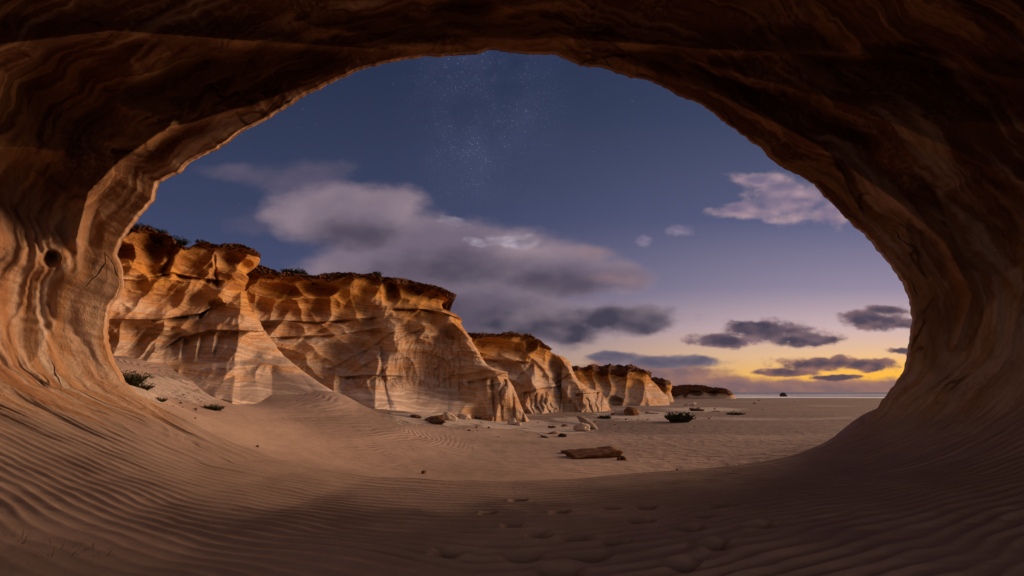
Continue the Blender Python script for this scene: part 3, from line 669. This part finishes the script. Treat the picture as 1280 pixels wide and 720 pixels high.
def fA(px, py, w):
    r = scoops(px, py, [(192, 312, 26, 22, 15, 1.1), (150, 314, 24, 15, 10, 0.7), (192, 337, 28, 9, 8, 0.5), (246, 332, 30, 24, -10, 0.7), (284, 325, 20, 18, 0, 0.8), (303, 334, 13, 10, 0, 0.6),
                        (200, 372, 80, 26, 3, 0.9), (262, 388, 20, 10, -20, 0.9), (150, 425, 100, 30, 3, 1.0), (270, 352, 25, 12, 10, 0.5), (110, 345, 30, 20, 0, 0.5)], w)
    r = r + ledge(px, py, [(60, 399), (200, 399), (250, 391), (278, 378)], 0.9, 40)
    r = r + ledge(px, py, [(60, 345), (170, 350), (215, 340), (235, 345), (275, 350)], 0.45, 14)
    r = r - poly_ridge(px, py, [(222, 300), (215, 318), (204, 340)], 8, 0.7)
    r = r - poly_ridge(px, py, [(268, 320), (270, 345), (272, 358)], 3, 0.3)
    r = np.maximum(r, fan(px, py, (304, 336), 458, 188, 400, 2.5, 1.15, 1.1, -0.7))
    r = r + ledge(px, py, [(196, 440), (225, 421), (262, 412), (350, 414)], 0.50, 26, 12)
    k = sstep(417, 425, py + (px - 240) * 0.1) * (1 - sstep(438, 456, py)) * sstep(212, 222, px) * (1 - sstep(276, 284, px))
    q = (px - 231) / 20.0 + 0.01 * (py - 430); fr = q - np.floor(q)
    r = r + k * 0.38 * (np.where(fr < .8, fr / .8, (1 - fr) / .2) - 0.5)
    r = r + 1.5 * sstep(452, 462, py + (px - 250) * 0.06) + 2.2 * sstep(462, 512, py)
    r = np.maximum(r, fan(px, py, (317, 440), 505, 268, 400, 1.5, 1.2, 1.1, 0.9))
    return r, sstep(456, 480, py + 10 * fbm(px * 0.02, py * 0.05, 0, 3, 77)) * 0.6 + 0.4 * sstep(310, 390, px + 1.0 * (py - 460))
cliff('cliff', 'nearest banded sandstone cliff beside the left rim, its pale buttress running down to the sand',
      [(60, 300), (130, 296), (155, 287), (165, 284), (182, 282), (200, 290), (213, 294), (222, 304), (232, 309), (240, 306), (250, 302), (264, 304), (276, 306), (290, 304), (306, 306), (318, 311), (326, 318)],
      [(326, 318), (325, 325), (318, 332), (309, 338), (306, 342), (311, 347), (309, 354), (306, 362), (310, 374), (315, 388), (321, 397), (326, 403), (334, 418), (344, 432), (356, 446), (380, 465), (405, 482), (430, 498)],
      [(60, 470), (140, 470), (180, 478), (230, 490), (290, 510), (350, 514), (400, 512), (430, 510)],
      60, [(60, 16.5), (150, 18.6), (200, 20), (300, 23), (340, 23.4), (430, 22.0)], fA, 380, 300, edge_r=1.2, capn=7, seed=5, cell=(30, 16, 0.30))
def fB(px, py, w):
    r = scoops(px, py, [(345, 366, 30, 13, 3, 1.2), (394, 360, 30, 12, 0, 1.6), (322, 388, 20, 18, -20, 1.0), (354, 392, 26, 16, 5, 0.9), (392, 386, 24, 20, -20, 1.1), (422, 386, 20, 26, 30, 0.8),
                        (452, 380, 26, 22, 20, 0.8), (486, 366, 14, 20, -15, 1.6), (525, 369, 36, 11, 8, 1.2), (550, 379, 10, 9, 0, 0.6), (345, 413, 34, 9, 3, 0.7), (405, 412, 30, 9, 0, 0.6), (450, 407, 30, 10, -4, 0.7),
                        (335, 445, 50, 18, 12, 0.9), (435, 445, 66, 30, -28, 1.3), (380, 475, 50, 22, 30, 0.9), (560, 412, 26, 10, 30, 0.5)], w)
    # the prow
    pw = np.maximum(0, 1.7 * sstep(468, 506, px + (py - 400) * 0.10) * sstep(374, 392, py))
    r = r + pw
    r = r + poly_ridge(px, py, [(552, 390), (572, 408), (586, 424), (598, 444), (612, 459), (632, 466)], 12, 0.8)
    r = r + scoops(px, py, [(538, 478, 60, 60, 20, 1.7), (510, 412, 28, 20, 0, 0.7), (548, 425, 28, 24, 30, 0.8), (520, 395, 26, 9, 5, 0.5)], w)
    r = r + ledge(px, py, [(492, 385), (530, 386), (556, 391), (578, 399)], 0.6, 12, 3)
    r = r + ledge(px, py, [(300, 402), (345, 400), (400, 402), (470, 396)], 0.5, 12)
    r = r + ledge(px, py, [(300, 424), (350, 421), (420, 418), (472, 410)], 0.4, 12)
    r = np.maximum(r, fan(px, py, (474, 418), 488, 410, 530, 2.3, 1.2, 1.0, -0.7))
    r = np.maximum(r, fan(px, py, (418, 458), 512, 366, 470, 1.6, 1.3, 1.1, -0.6))
    r = np.maximum(r, fan(px, py, (524, 484), 526, 470, 572, 1.9, 1.3, 1.1, -0.9))
    r = r + ledge(px, py, [(424, 471), (465, 468), (505, 470)], 0.35, 13, 14)
    r = r + 2.0 * sstep(480, 520, py) * sstep(400, 450, px) * (1 - sstep(560, 600, px))
    r = np.maximum(r, fan(px, py, (626, 462), 530, 592, 674, 2.0, 0.9, 0.9, -0.3))
    r = r + ledge(px, py, [(585, 476), (610, 471), (634, 465)], 0.6, 20, 3)
    return r, 0.9 * sstep(478, 494, py + 6 * fbm(px * 0.03, py * 0.05, 0, 3, 78)) * (1 - sstep(560, 595, px))
cliff('cliff', 'tall golden sandstone cliff in the middle with dark overhanging cap and jutting prow',
      [(290, 334), (305, 334), (320, 330), (335, 335), (345, 338), (368, 343), (390, 345), (405, 342), (430, 342), (455, 342), (470, 341), (480, 346), (500, 348), (520, 352), (545, 357), (560, 363), (571, 369)],
      [(571, 369), (566, 373), (556, 375), (552, 380), (554, 388), (568, 392), (577, 399), (576, 404), (582, 412), (588, 422), (593, 430), (598, 438), (603, 449), (612, 458), (625, 463), (634, 465), (634, 472), (641, 482), (647, 497), (654, 514), (663, 529)],
      [(290, 500), (360, 505), (430, 508), (470, 514), (520, 520), (560, 527), (610, 533), (663, 535)],
      290, [(290, 25.5), (400, 28.5), (470, 30.5), (500, 32), (560, 34.5), (663, 36)], fB, 460, 300, fins=((28, 42, 0.5, 200), (-38, 34, 0.3, 300)), edge_r=1.5, capn=9, seed=23, cell=(32, 18, 0.35), flutes=[(432, 496, 470, 484, 0.12, 9), (606, 662, 474, 530, 0.45, 11), (490, 580, 420, 500, 0.10, 13)])
def fC(px, py, w):
    r = scoops(px, py, [(630, 435, 42, 11, 5, 1.5), (625, 456, 45, 14, 10, 1.1), (620, 487, 40, 26, 20, 1.6), (664, 433, 10, 9, 0, 1.2), (694, 470, 12, 32, -10, 2.0), (709, 480, 11, 30, -15, 2.0)], w)
    r = np.maximum(r, fan(px, py, (668, 440), 514, 630, 716, 3.0, 1.0, 1.0, -0.6))
    r = np.maximum(r, fan(px, py, (703, 446), 520, 700, 778, 3.0, 0.9, 1.0, -0.3))
    r = r + ledge(px, py, [(656, 490), (676, 485), (700, 482)], 0.6, 12, 3)
    r = r + ledge(px, py, [(720, 492), (756, 490)], 0.6, 14, 3)
    r = r + ledge(px, py, [(590, 447), (660, 452)], 0.6, 12)
    return r
cliff('cliff', 'third sandstone cliff with two fluted pale spurs, right of the tall golden one',
      [(560, 416), (586, 417), (605, 418), (640, 417), (660, 419), (674, 424), (680, 430), (691, 436)],
      [(691, 436), (683, 440), (690, 444), (704, 446), (713, 453), (715, 462), (722, 475), (735, 485), (752, 490), (757, 500), (762, 511), (770, 521)],
      [(560, 505), (640, 516), (680, 518), (720, 522), (770, 523)],
      560, [(560, 39), (640, 42), (690, 45), (770, 50)], fC, 300, 180, fins=((20, 26, 0.9, 200), (-40, 22, 0.5, 300)), edge_r=1.8, capn=7, seed=41, cell=(26, 13, 0.4), flutes=[(652, 704, 490, 516, 0.4, 6), (718, 768, 490, 522, 0.5, 8)])
def fD(px, py, w):
    r = scoops(px, py, [(766, 503, 16, 8, 15, 1.6), (745, 480, 30, 10, 0, 1.0), (800, 478, 18, 12, 0, 1.0)], w)
    r = r + 2.0 * sstep(775, 800, px + (py - 470) * -0.4)
    r = np.maximum(r, fan(px, py, (800, 462), 514, 772, 856, 3.5, 0.9, 1.0, 0.0))
    return r
d4 = cliff('cliff', 'low dark-topped headland with orange end face beyond the fluted spurs',
      [(690, 458), (720, 459), (745, 457), (790, 457), (805, 462), (815, 466)],
      [(815, 466), (813, 474), (822, 482), (834, 496), (836, 505), (841, 513)],
      [(690, 512), (780, 514), (841, 514)],
      690, [(690, 64), (780, 72), (841, 80)], fD, 170, 90, fins=((20, 20, 1.2, 200),), edge_r=2.5, capn=13, seed=59, cell=(16, 9, 0.6), tone=(0.3, 0.9))
cliff('cliff', 'small brown bluff peeping out behind the low headland',
      [(780, 471), (812, 472), (828, 473), (838, 477)],
      [(838, 477), (840, 484), (838, 490), (842, 501)],
      [(780, 502), (842, 502)],
      780, [(780, 98), (842, 98)], lambda px, py, w: scoops(px, py, [(820, 488, 14, 8, 0, 2)], w), 70, 50, edge_r=2.5, capn=6, seed=67, cell=(12, 7, 0.7), tone=(0.1, 0.6))
cliff('cliff', 'farthest low dark headland at the edge of the sea',
      [(800, 484), (845, 482), (872, 481), (890, 484), (905, 485), (914, 489)],
      [(914, 489), (916, 492), (920, 497.5)],
      [(800, 498), (920, 498)],
      800, [(800, 150), (920, 150)], lambda px, py, w: scoops(px, py, [(866, 492, 12, 4, 0, 3), (893, 491, 9, 4, 0, 2)], w), 130, 40, edge_r=3, capn=12, seed=71, cell=(14, 6, 0.8), tone=(0.9, 1.5), rough=0.5)
# ------------------------------------------------------------------ stones
import bmesh
from mathutils import noise as mn
def stone(name, label, cat, loc, size, rot=(0, 0, 0), seed=0, mat=None, sink=0.25, group=None, boxy=0.0, rough=0.18, sub=5):
    bm = bmesh.new(); bmesh.ops.create_icosphere(bm, subdivisions=sub, radius=1.0)
    off = Vector((seed * 3.1, seed * 1.7, seed * 2.3))
    for v in bm.verts:
        d = v.co.normalized()
        if boxy:
            k = max(abs(d.x), abs(d.y), abs(d.z)); d = d.lerp(d / k, boxy)
        n = mn.fractal(d * 1.3 + off, 1.0, 2.0, 4) * rough * 1.6 + abs(mn.noise(d * 4 + off)) * rough * 0.4
        lay = math.sin((d.z + 0.3 * mn.noise(d * 2 + off)) * 14) * 0.02
        v.co = Vector((d.x * size[0], d.y * size[1], d.z * size[2])) * (1 + n + lay)
    me = bpy.data.meshes.new(name); bm.to_mesh(me); bm.free(); me.polygons.foreach_set('use_smooth', [True] * len(me.polygons))
    me.materials.append(mat or M_PALE)
    o = bpy.data.objects.new(name, me); COL.objects.link(o)
    o.location = (loc[0], loc[1], loc[2] + size[2] * (1 - 2 * sink)); o.rotation_euler = rot
    return tag(o, label, cat, group)
def sp(px, py): return hit(px, py)
def msize(p, wpx): return wpx / F * p[1]
p = sp(727, 539); u_ = msize(p, 1)
stone('boulder', 'rounded pale boulder lying under the leaning slab on the sand', 'boulder', p, (9.5 * u_, 8 * u_, 6.5 * u_), seed=2, sink=0.2, rough=0.12)
p2 = sp(736, 537)
o = stone('leaning_slab', 'smooth grey-brown slab leaning over the rounded pale boulder', 'boulder', (p2[0] + 0.0, p2[1] + 0.35, p2[2] + 2 * u_), (17 * u_, 7 * u_, 5.0 * u_), rot=(0.1, radians(34), 0.1), seed=4, sink=0.0, rough=0.10, mat=mat_rock('grey_brown_stone', (0.16, 0.11, 0.08), (0.28, 0.20, 0.15), (0.40, 0.31, 0.25)))
# long flat slab half buried in sand
p = sp(742, 571); u_ = msize(p, 1)
stone('flat_rock_slab', 'long flat brown rock slab half buried in the open sand', 'rock slab', p, (30 * u_, 17 * u_, 5.5 * u_), rot=(0.12, radians(-6), radians(9)), seed=9, sink=0.32, mat=M_BROWN, boxy=0.97, rough=0.10)
p = sp(712, 566)
stone('rock_fragment', 'low dark broken rock at the left end of the long flat slab', 'stone', p, (11 * u_, 9 * u_, 2.6 * u_), seed=12, mat=M_BROWN, rough=0.3)
for (px, py, w_, h_, lab, mt) in [
    (779, 575, 4.0, 3.4, 'dark red round stone in front of the long flat slab, larger of two', M_BROWN),
    (773, 575, 2.0, 1.8, 'tiny dark stone touching the left side of the round dark red stone', M_BROWN),
    (640, 531, 5.5, 5.5, 'grey-brown stone at the foot of the fluted spur of the tall cliff', M_PALE),
    (648, 532, 4, 3, 'little pale stone just right of the grey-brown one at the spur foot', M_PALE),
    (703, 546, 6, 2.6, 'low dark green-grey stone on pale pavement before the leaning slab', M_DARKR),
    (681, 547, 5.5, 1.4, 'flat dark stone lying left of the low green-grey stone', M_DARKR),
    (530, 592, 3.2, 2.4, 'lone dark red pebble on the ripples near the cave lip', M_BROWN),
    (322, 562, 2.0, 1.6, 'small dark pebble on the ripples left of the lone red pebble', M_BROWN),
    (846, 588, 1.6, 1.2, 'tiny dark pebble near the right part of the cave lip', M_BROWN),
    (789, 519, 10, 6.5, 'tilted reddish-brown block at the foot of the low headland', M_BROWN),
    (776, 518, 8, 4.5, 'low grey rock leaning on the tilted reddish-brown block', M_PALE),
    (766, 519, 2.2, 2.0, 'small red stone between the fluted spur and the grey rock', M_BROWN),
    (560, 525, 10, 6.0, 'pale rounded boulder at the foot of the tall golden cliff', M_PALE),
    (580, 524, 8, 4.5, 'smaller pale boulder right of the rounded one by the golden cliff', M_PALE),
    (544, 527, 13, 4.5, 'dark broken rock jutting from the sand below the pale rounded boulder', M_BROWN),
    (520, 522, 7, 2.4, 'low brown rubble rock left of the dark broken rock', M_BROWN),
    (690, 535, 5, 1.8, 'small brown stone on the pavement left of the leaning slab', M_BROWN),
    (706, 533, 4, 1.8, 'small brown stone close behind the leaning slab pair', M_BROWN),
    (690, 542, 9, 1.3, 'thin flat plate of rock on the pale pavement', M_PALE),
    (815, 517, 8, 1.7, 'low pale rock lying on the flats beneath the orange end face', M_PALE),
    (862, 507, 7, 2.0, 'pale rock on the flats right of the low headland', M_PALE),
    (875, 514, 6, 1.5, 'brownish rock on the flats behind the dark green shrub', M_BROWN),
    (895, 515, 5, 1.2, 'little flat rock left of the dark mat of beach scrub', M_PALE),
    (979, 496.5, 4.6, 4.2, 'black boulder standing alone on the far beach before the surf', M_DARKR),
    (970, 497.0, 3.0, 1.0, 'low pale rock left of the black boulder on the far beach', M_PALE)]:
    p = sp(px, py); u_ = msize(p, 1)
    stone('stone' if w_ < 7 else 'rock', lab, 'stone' if w_ < 7 else 'rock', p, (w_ * u_, w_ * 0.8 * u_, h_ * u_), rot=(random.uniform(-.2, .2), random.uniform(-.25, .25), random.uniform(0, 3)), seed=px * 0.37, mat=mt, boxy=random.uniform(0, 0.5), sub=4, rough=0.2)
# scattered pebbles
RP = np.random.default_rng(5)
for i in range(70):
    zone = RP.integers(0, 4)
    px, py = [(RP.uniform(530, 690), RP.uniform(522, 548)), (RP.uniform(700, 900), RP.uniform(518, 534)), (RP.uniform(180, 300), RP.uniform(490, 525)), (RP.uniform(840, 1000), RP.uniform(500, 520))][zone]
    if py > 545 and px < 560: continue
    p = sp(px, py); u_ = msize(p, 1); w_ = RP.uniform(0.6, 2.0)
    lab = ['small dark pebble on the pale pavement below the tall golden cliff', 'small pebble on the sand around the leaning slab and fluted spurs', 'tiny pebble in the sandy hollow by the left rim of the cave', 'small pebble on the flats towards the sea'][zone]
    gp = ['pebbles below the tall golden cliff', 'pebbles around the leaning slab', 'pebbles by the left rim', 'pebbles on the far flats'][zone]
    stone('pebble', lab, 'pebble', p, (w_ * u_, w_ * .8 * u_, w_ * .6 * u_), rot=(0, 0, RP.uniform(0, 3)), seed=i * 1.3, mat=[M_BROWN, M_PALE, M_DARKR][RP.integers(0, 3)], group=gp, sub=2, rough=0.3)
# ------------------------------------------------------------------ plants
def tuft(name, label, cat, loc, w, h, n, mat, seed, spread=1.0, thick=0.012, lean=(0, 0), group=None, leaves=True):
    R = random.Random(seed); V = []; Fc = []
    for i in range(n):
        a = R.uniform(0, 2 * pi); rad = math.sqrt(R.random()) * 0.55
        b = Vector((cos(a) * rad * w * 0.5, sin(a) * rad * w * 0.35, -0.03))
        out = Vector((cos(a) + lean[0], sin(a) * 0.7 + lean[1], 0)) * R.uniform(0.15, 0.75) * spread
        L = h * R.uniform(0.45, 1.1); seg = 4
        d = (Vector((0, 0, 1)) + out).normalized(); pt = b.copy(); side = Vector((-sin(a + R.uniform(-1, 1)), cos(a), 0)).normalized()
        th = thick * R.uniform(0.6, 1.3)
        for s in range(seg + 1):
            wd = th * (1 - 0.8 * s / seg)
            V += [pt - side * wd, pt + side * wd]
            if s < seg:
                k = len(V); Fc.append((k - 2, k - 1, k + 1, k))
            if leaves and s > 0:
                for q in range(3):
                    ld = Vector((R.uniform(-1, 1), R.uniform(-1, 1), R.uniform(-0.2, 1))).normalized() * h * R.uniform(0.08, 0.20)
                    sd = ld.cross(Vector((R.random(), R.random(), R.random()))).normalized() * th * 1.7
                    k = len(V)
                    # placed after the stem vertices of this ring; stems index by pairs so collect separately
                    LV.append((pt.copy(), ld, sd))
            d = (d + out * 0.16 + Vector((R.uniform(-.12, .12), R.uniform(-.12, .12), -0.04))).normalized()
            pt = pt + d * L / seg
    if not leaves:
        LV.clear(); o = mesh_obj(name, [tuple(v) for v in V], Fc, mat, smooth=False); o.location = tuple(loc)
        return tag(o, label, cat, group)
    root = bpy.data.objects.new(name, None); COL.objects.link(root); root.location = tuple(loc); root.empty_display_size = 0.1
    mesh_obj('stem', [tuple(v) for v in V], Fc, mat, smooth=False, parent=root)
    V = []; Fc = []
    for pt, ld, sd in LV:
        k = len(V); V += [pt, pt + ld * 0.5 + sd, pt + ld, pt + ld * 0.5 - sd]; Fc.append((k, k + 1, k + 2, k + 3))
    LV.clear()
    mesh_obj('foliage', [tuple(v) for v in V], Fc, mat, smooth=False, parent=root)
    return tag(root, label, cat, group)
LV = []
def plant(px, py, wpx, hpx, n, label, name='shrub', cat='shrub', mat=None, seed=1, D=None, **k):
    p = sp(px, py) if D is None else world(px, py, D)
    u_ = p[1] / F
    return tuft(name, label, cat, p, wpx * u_, hpx * u_, n, mat or M_SHRUB, seed, thick=k.pop('thick', 0.35 * u_), **k)
plant(160, 482, 34, 20, 260, 'large dark spiky shrub growing against the left rim of the cave', seed=1, spread=1.4)
plant(177, 487, 26, 11, 130, 'low dark shrub trailing right of the large spiky one', seed=2, spread=1.6)
plant(200, 503, 18, 6, 110, 'small flat dark shrub between the rim shrub and the lone round one', seed=3, spread=1.6)
plant(267, 512, 26, 8.5, 160, 'small round dark shrub alone on the sand below the pale buttress', seed=4, spread=1.5)
plant(849, 528, 38, 12, 330, 'dense dark green shrub on the flats before the low headland', seed=5, spread=1.2, thick=0.03)
plant(920, 518, 34, 3.2, 150, 'dark mat of beach scrub right of the dense green shrub', seed=6, spread=2.0, thick=0.03)
plant(868, 514, 14, 5, 90, 'small brownish bush just behind the dense green shrub', seed=16, spread=1.2, thick=0.03, mat=M_DRY)
plant(756, 523, 22, 4.5, 120, 'dark scrub at the foot of the fluted spur', seed=7, spread=1.6, thick=0.03)
plant(567, 524, 8, 6, 60, 'little green plant beside the dark broken rock', seed=8)
plant(546, 530, 24, 7, 110, 'dry brown tuft round the dark broken rock', seed=21, spread=1.5, mat=M_DRY)
plant(594, 523, 24, 4, 90, 'low dark scrub line between the boulders and the fluted spur', seed=9, spread=1.7)
for px, py, w_, h_, D, lab in [(176, 290, 26, 10, 21.0, 'leftmost dark bush on top of the nearest cliff'), (198, 294, 22, 8, 21.2, 'flat bush on the nearest cliff beside the leftmost bush'), (222, 308, 22, 12, 21.6, 'round bush in the notch of the nearest cliff top'), (251, 305, 12, 6, 22, 'tiny bush on the crest of the nearest cliff'),
                              (372, 346, 22, 10, 29.5, 'roundest bush on top of the tall golden cliff'), (358, 342, 14, 6, 29.5, 'small bush left of the round one on the golden cliff'), (472, 345, 8, 6, 29.8, 'tiny green plant on the cap of the golden cliff'), (425, 345, 8, 4, 29.5, 'sprig of scrub on the middle of the golden cliff cap')]:
    plant(px, py, w_, h_, int(w_ * 9), lab, seed=int(px), D=D, spread=1.1)
# dry grass at the lower left inside the cave
def cave_pt(px, py):
    X, Y, Z, low = CAVEG
    PXa = CX + F * X / np.maximum(Y, .5); PYa = HY - F * (Z - EYE) / np.maximum(Y, .5)
    i = np.argmin(np.where(Y > 2, (PXa - px) ** 2 + (PYa - py) ** 2, 1e9)); return np.array([X.flat[i], Y.flat[i], Z.flat[i]])
for px, py, w_, h_, n, lab in [(70, 690, 120, 26, 46, 'sparse dry grass on the cave sand at the lower left'), (115, 690, 80, 18, 26, 'thin dry twigs right of the sparse grass on the cave sand'), (20, 675, 60, 22, 22, 'dry sprigs by the left cave wall behind the sparse grass')]:
    p = cave_pt(px, py); u_ = p[1] / F
    tuft('dry_grass', lab, 'dry grass', p, w_ * u_, h_ * u_, n, M_DRY, int(px), spread=2.2, thick=0.003, leaves=False)
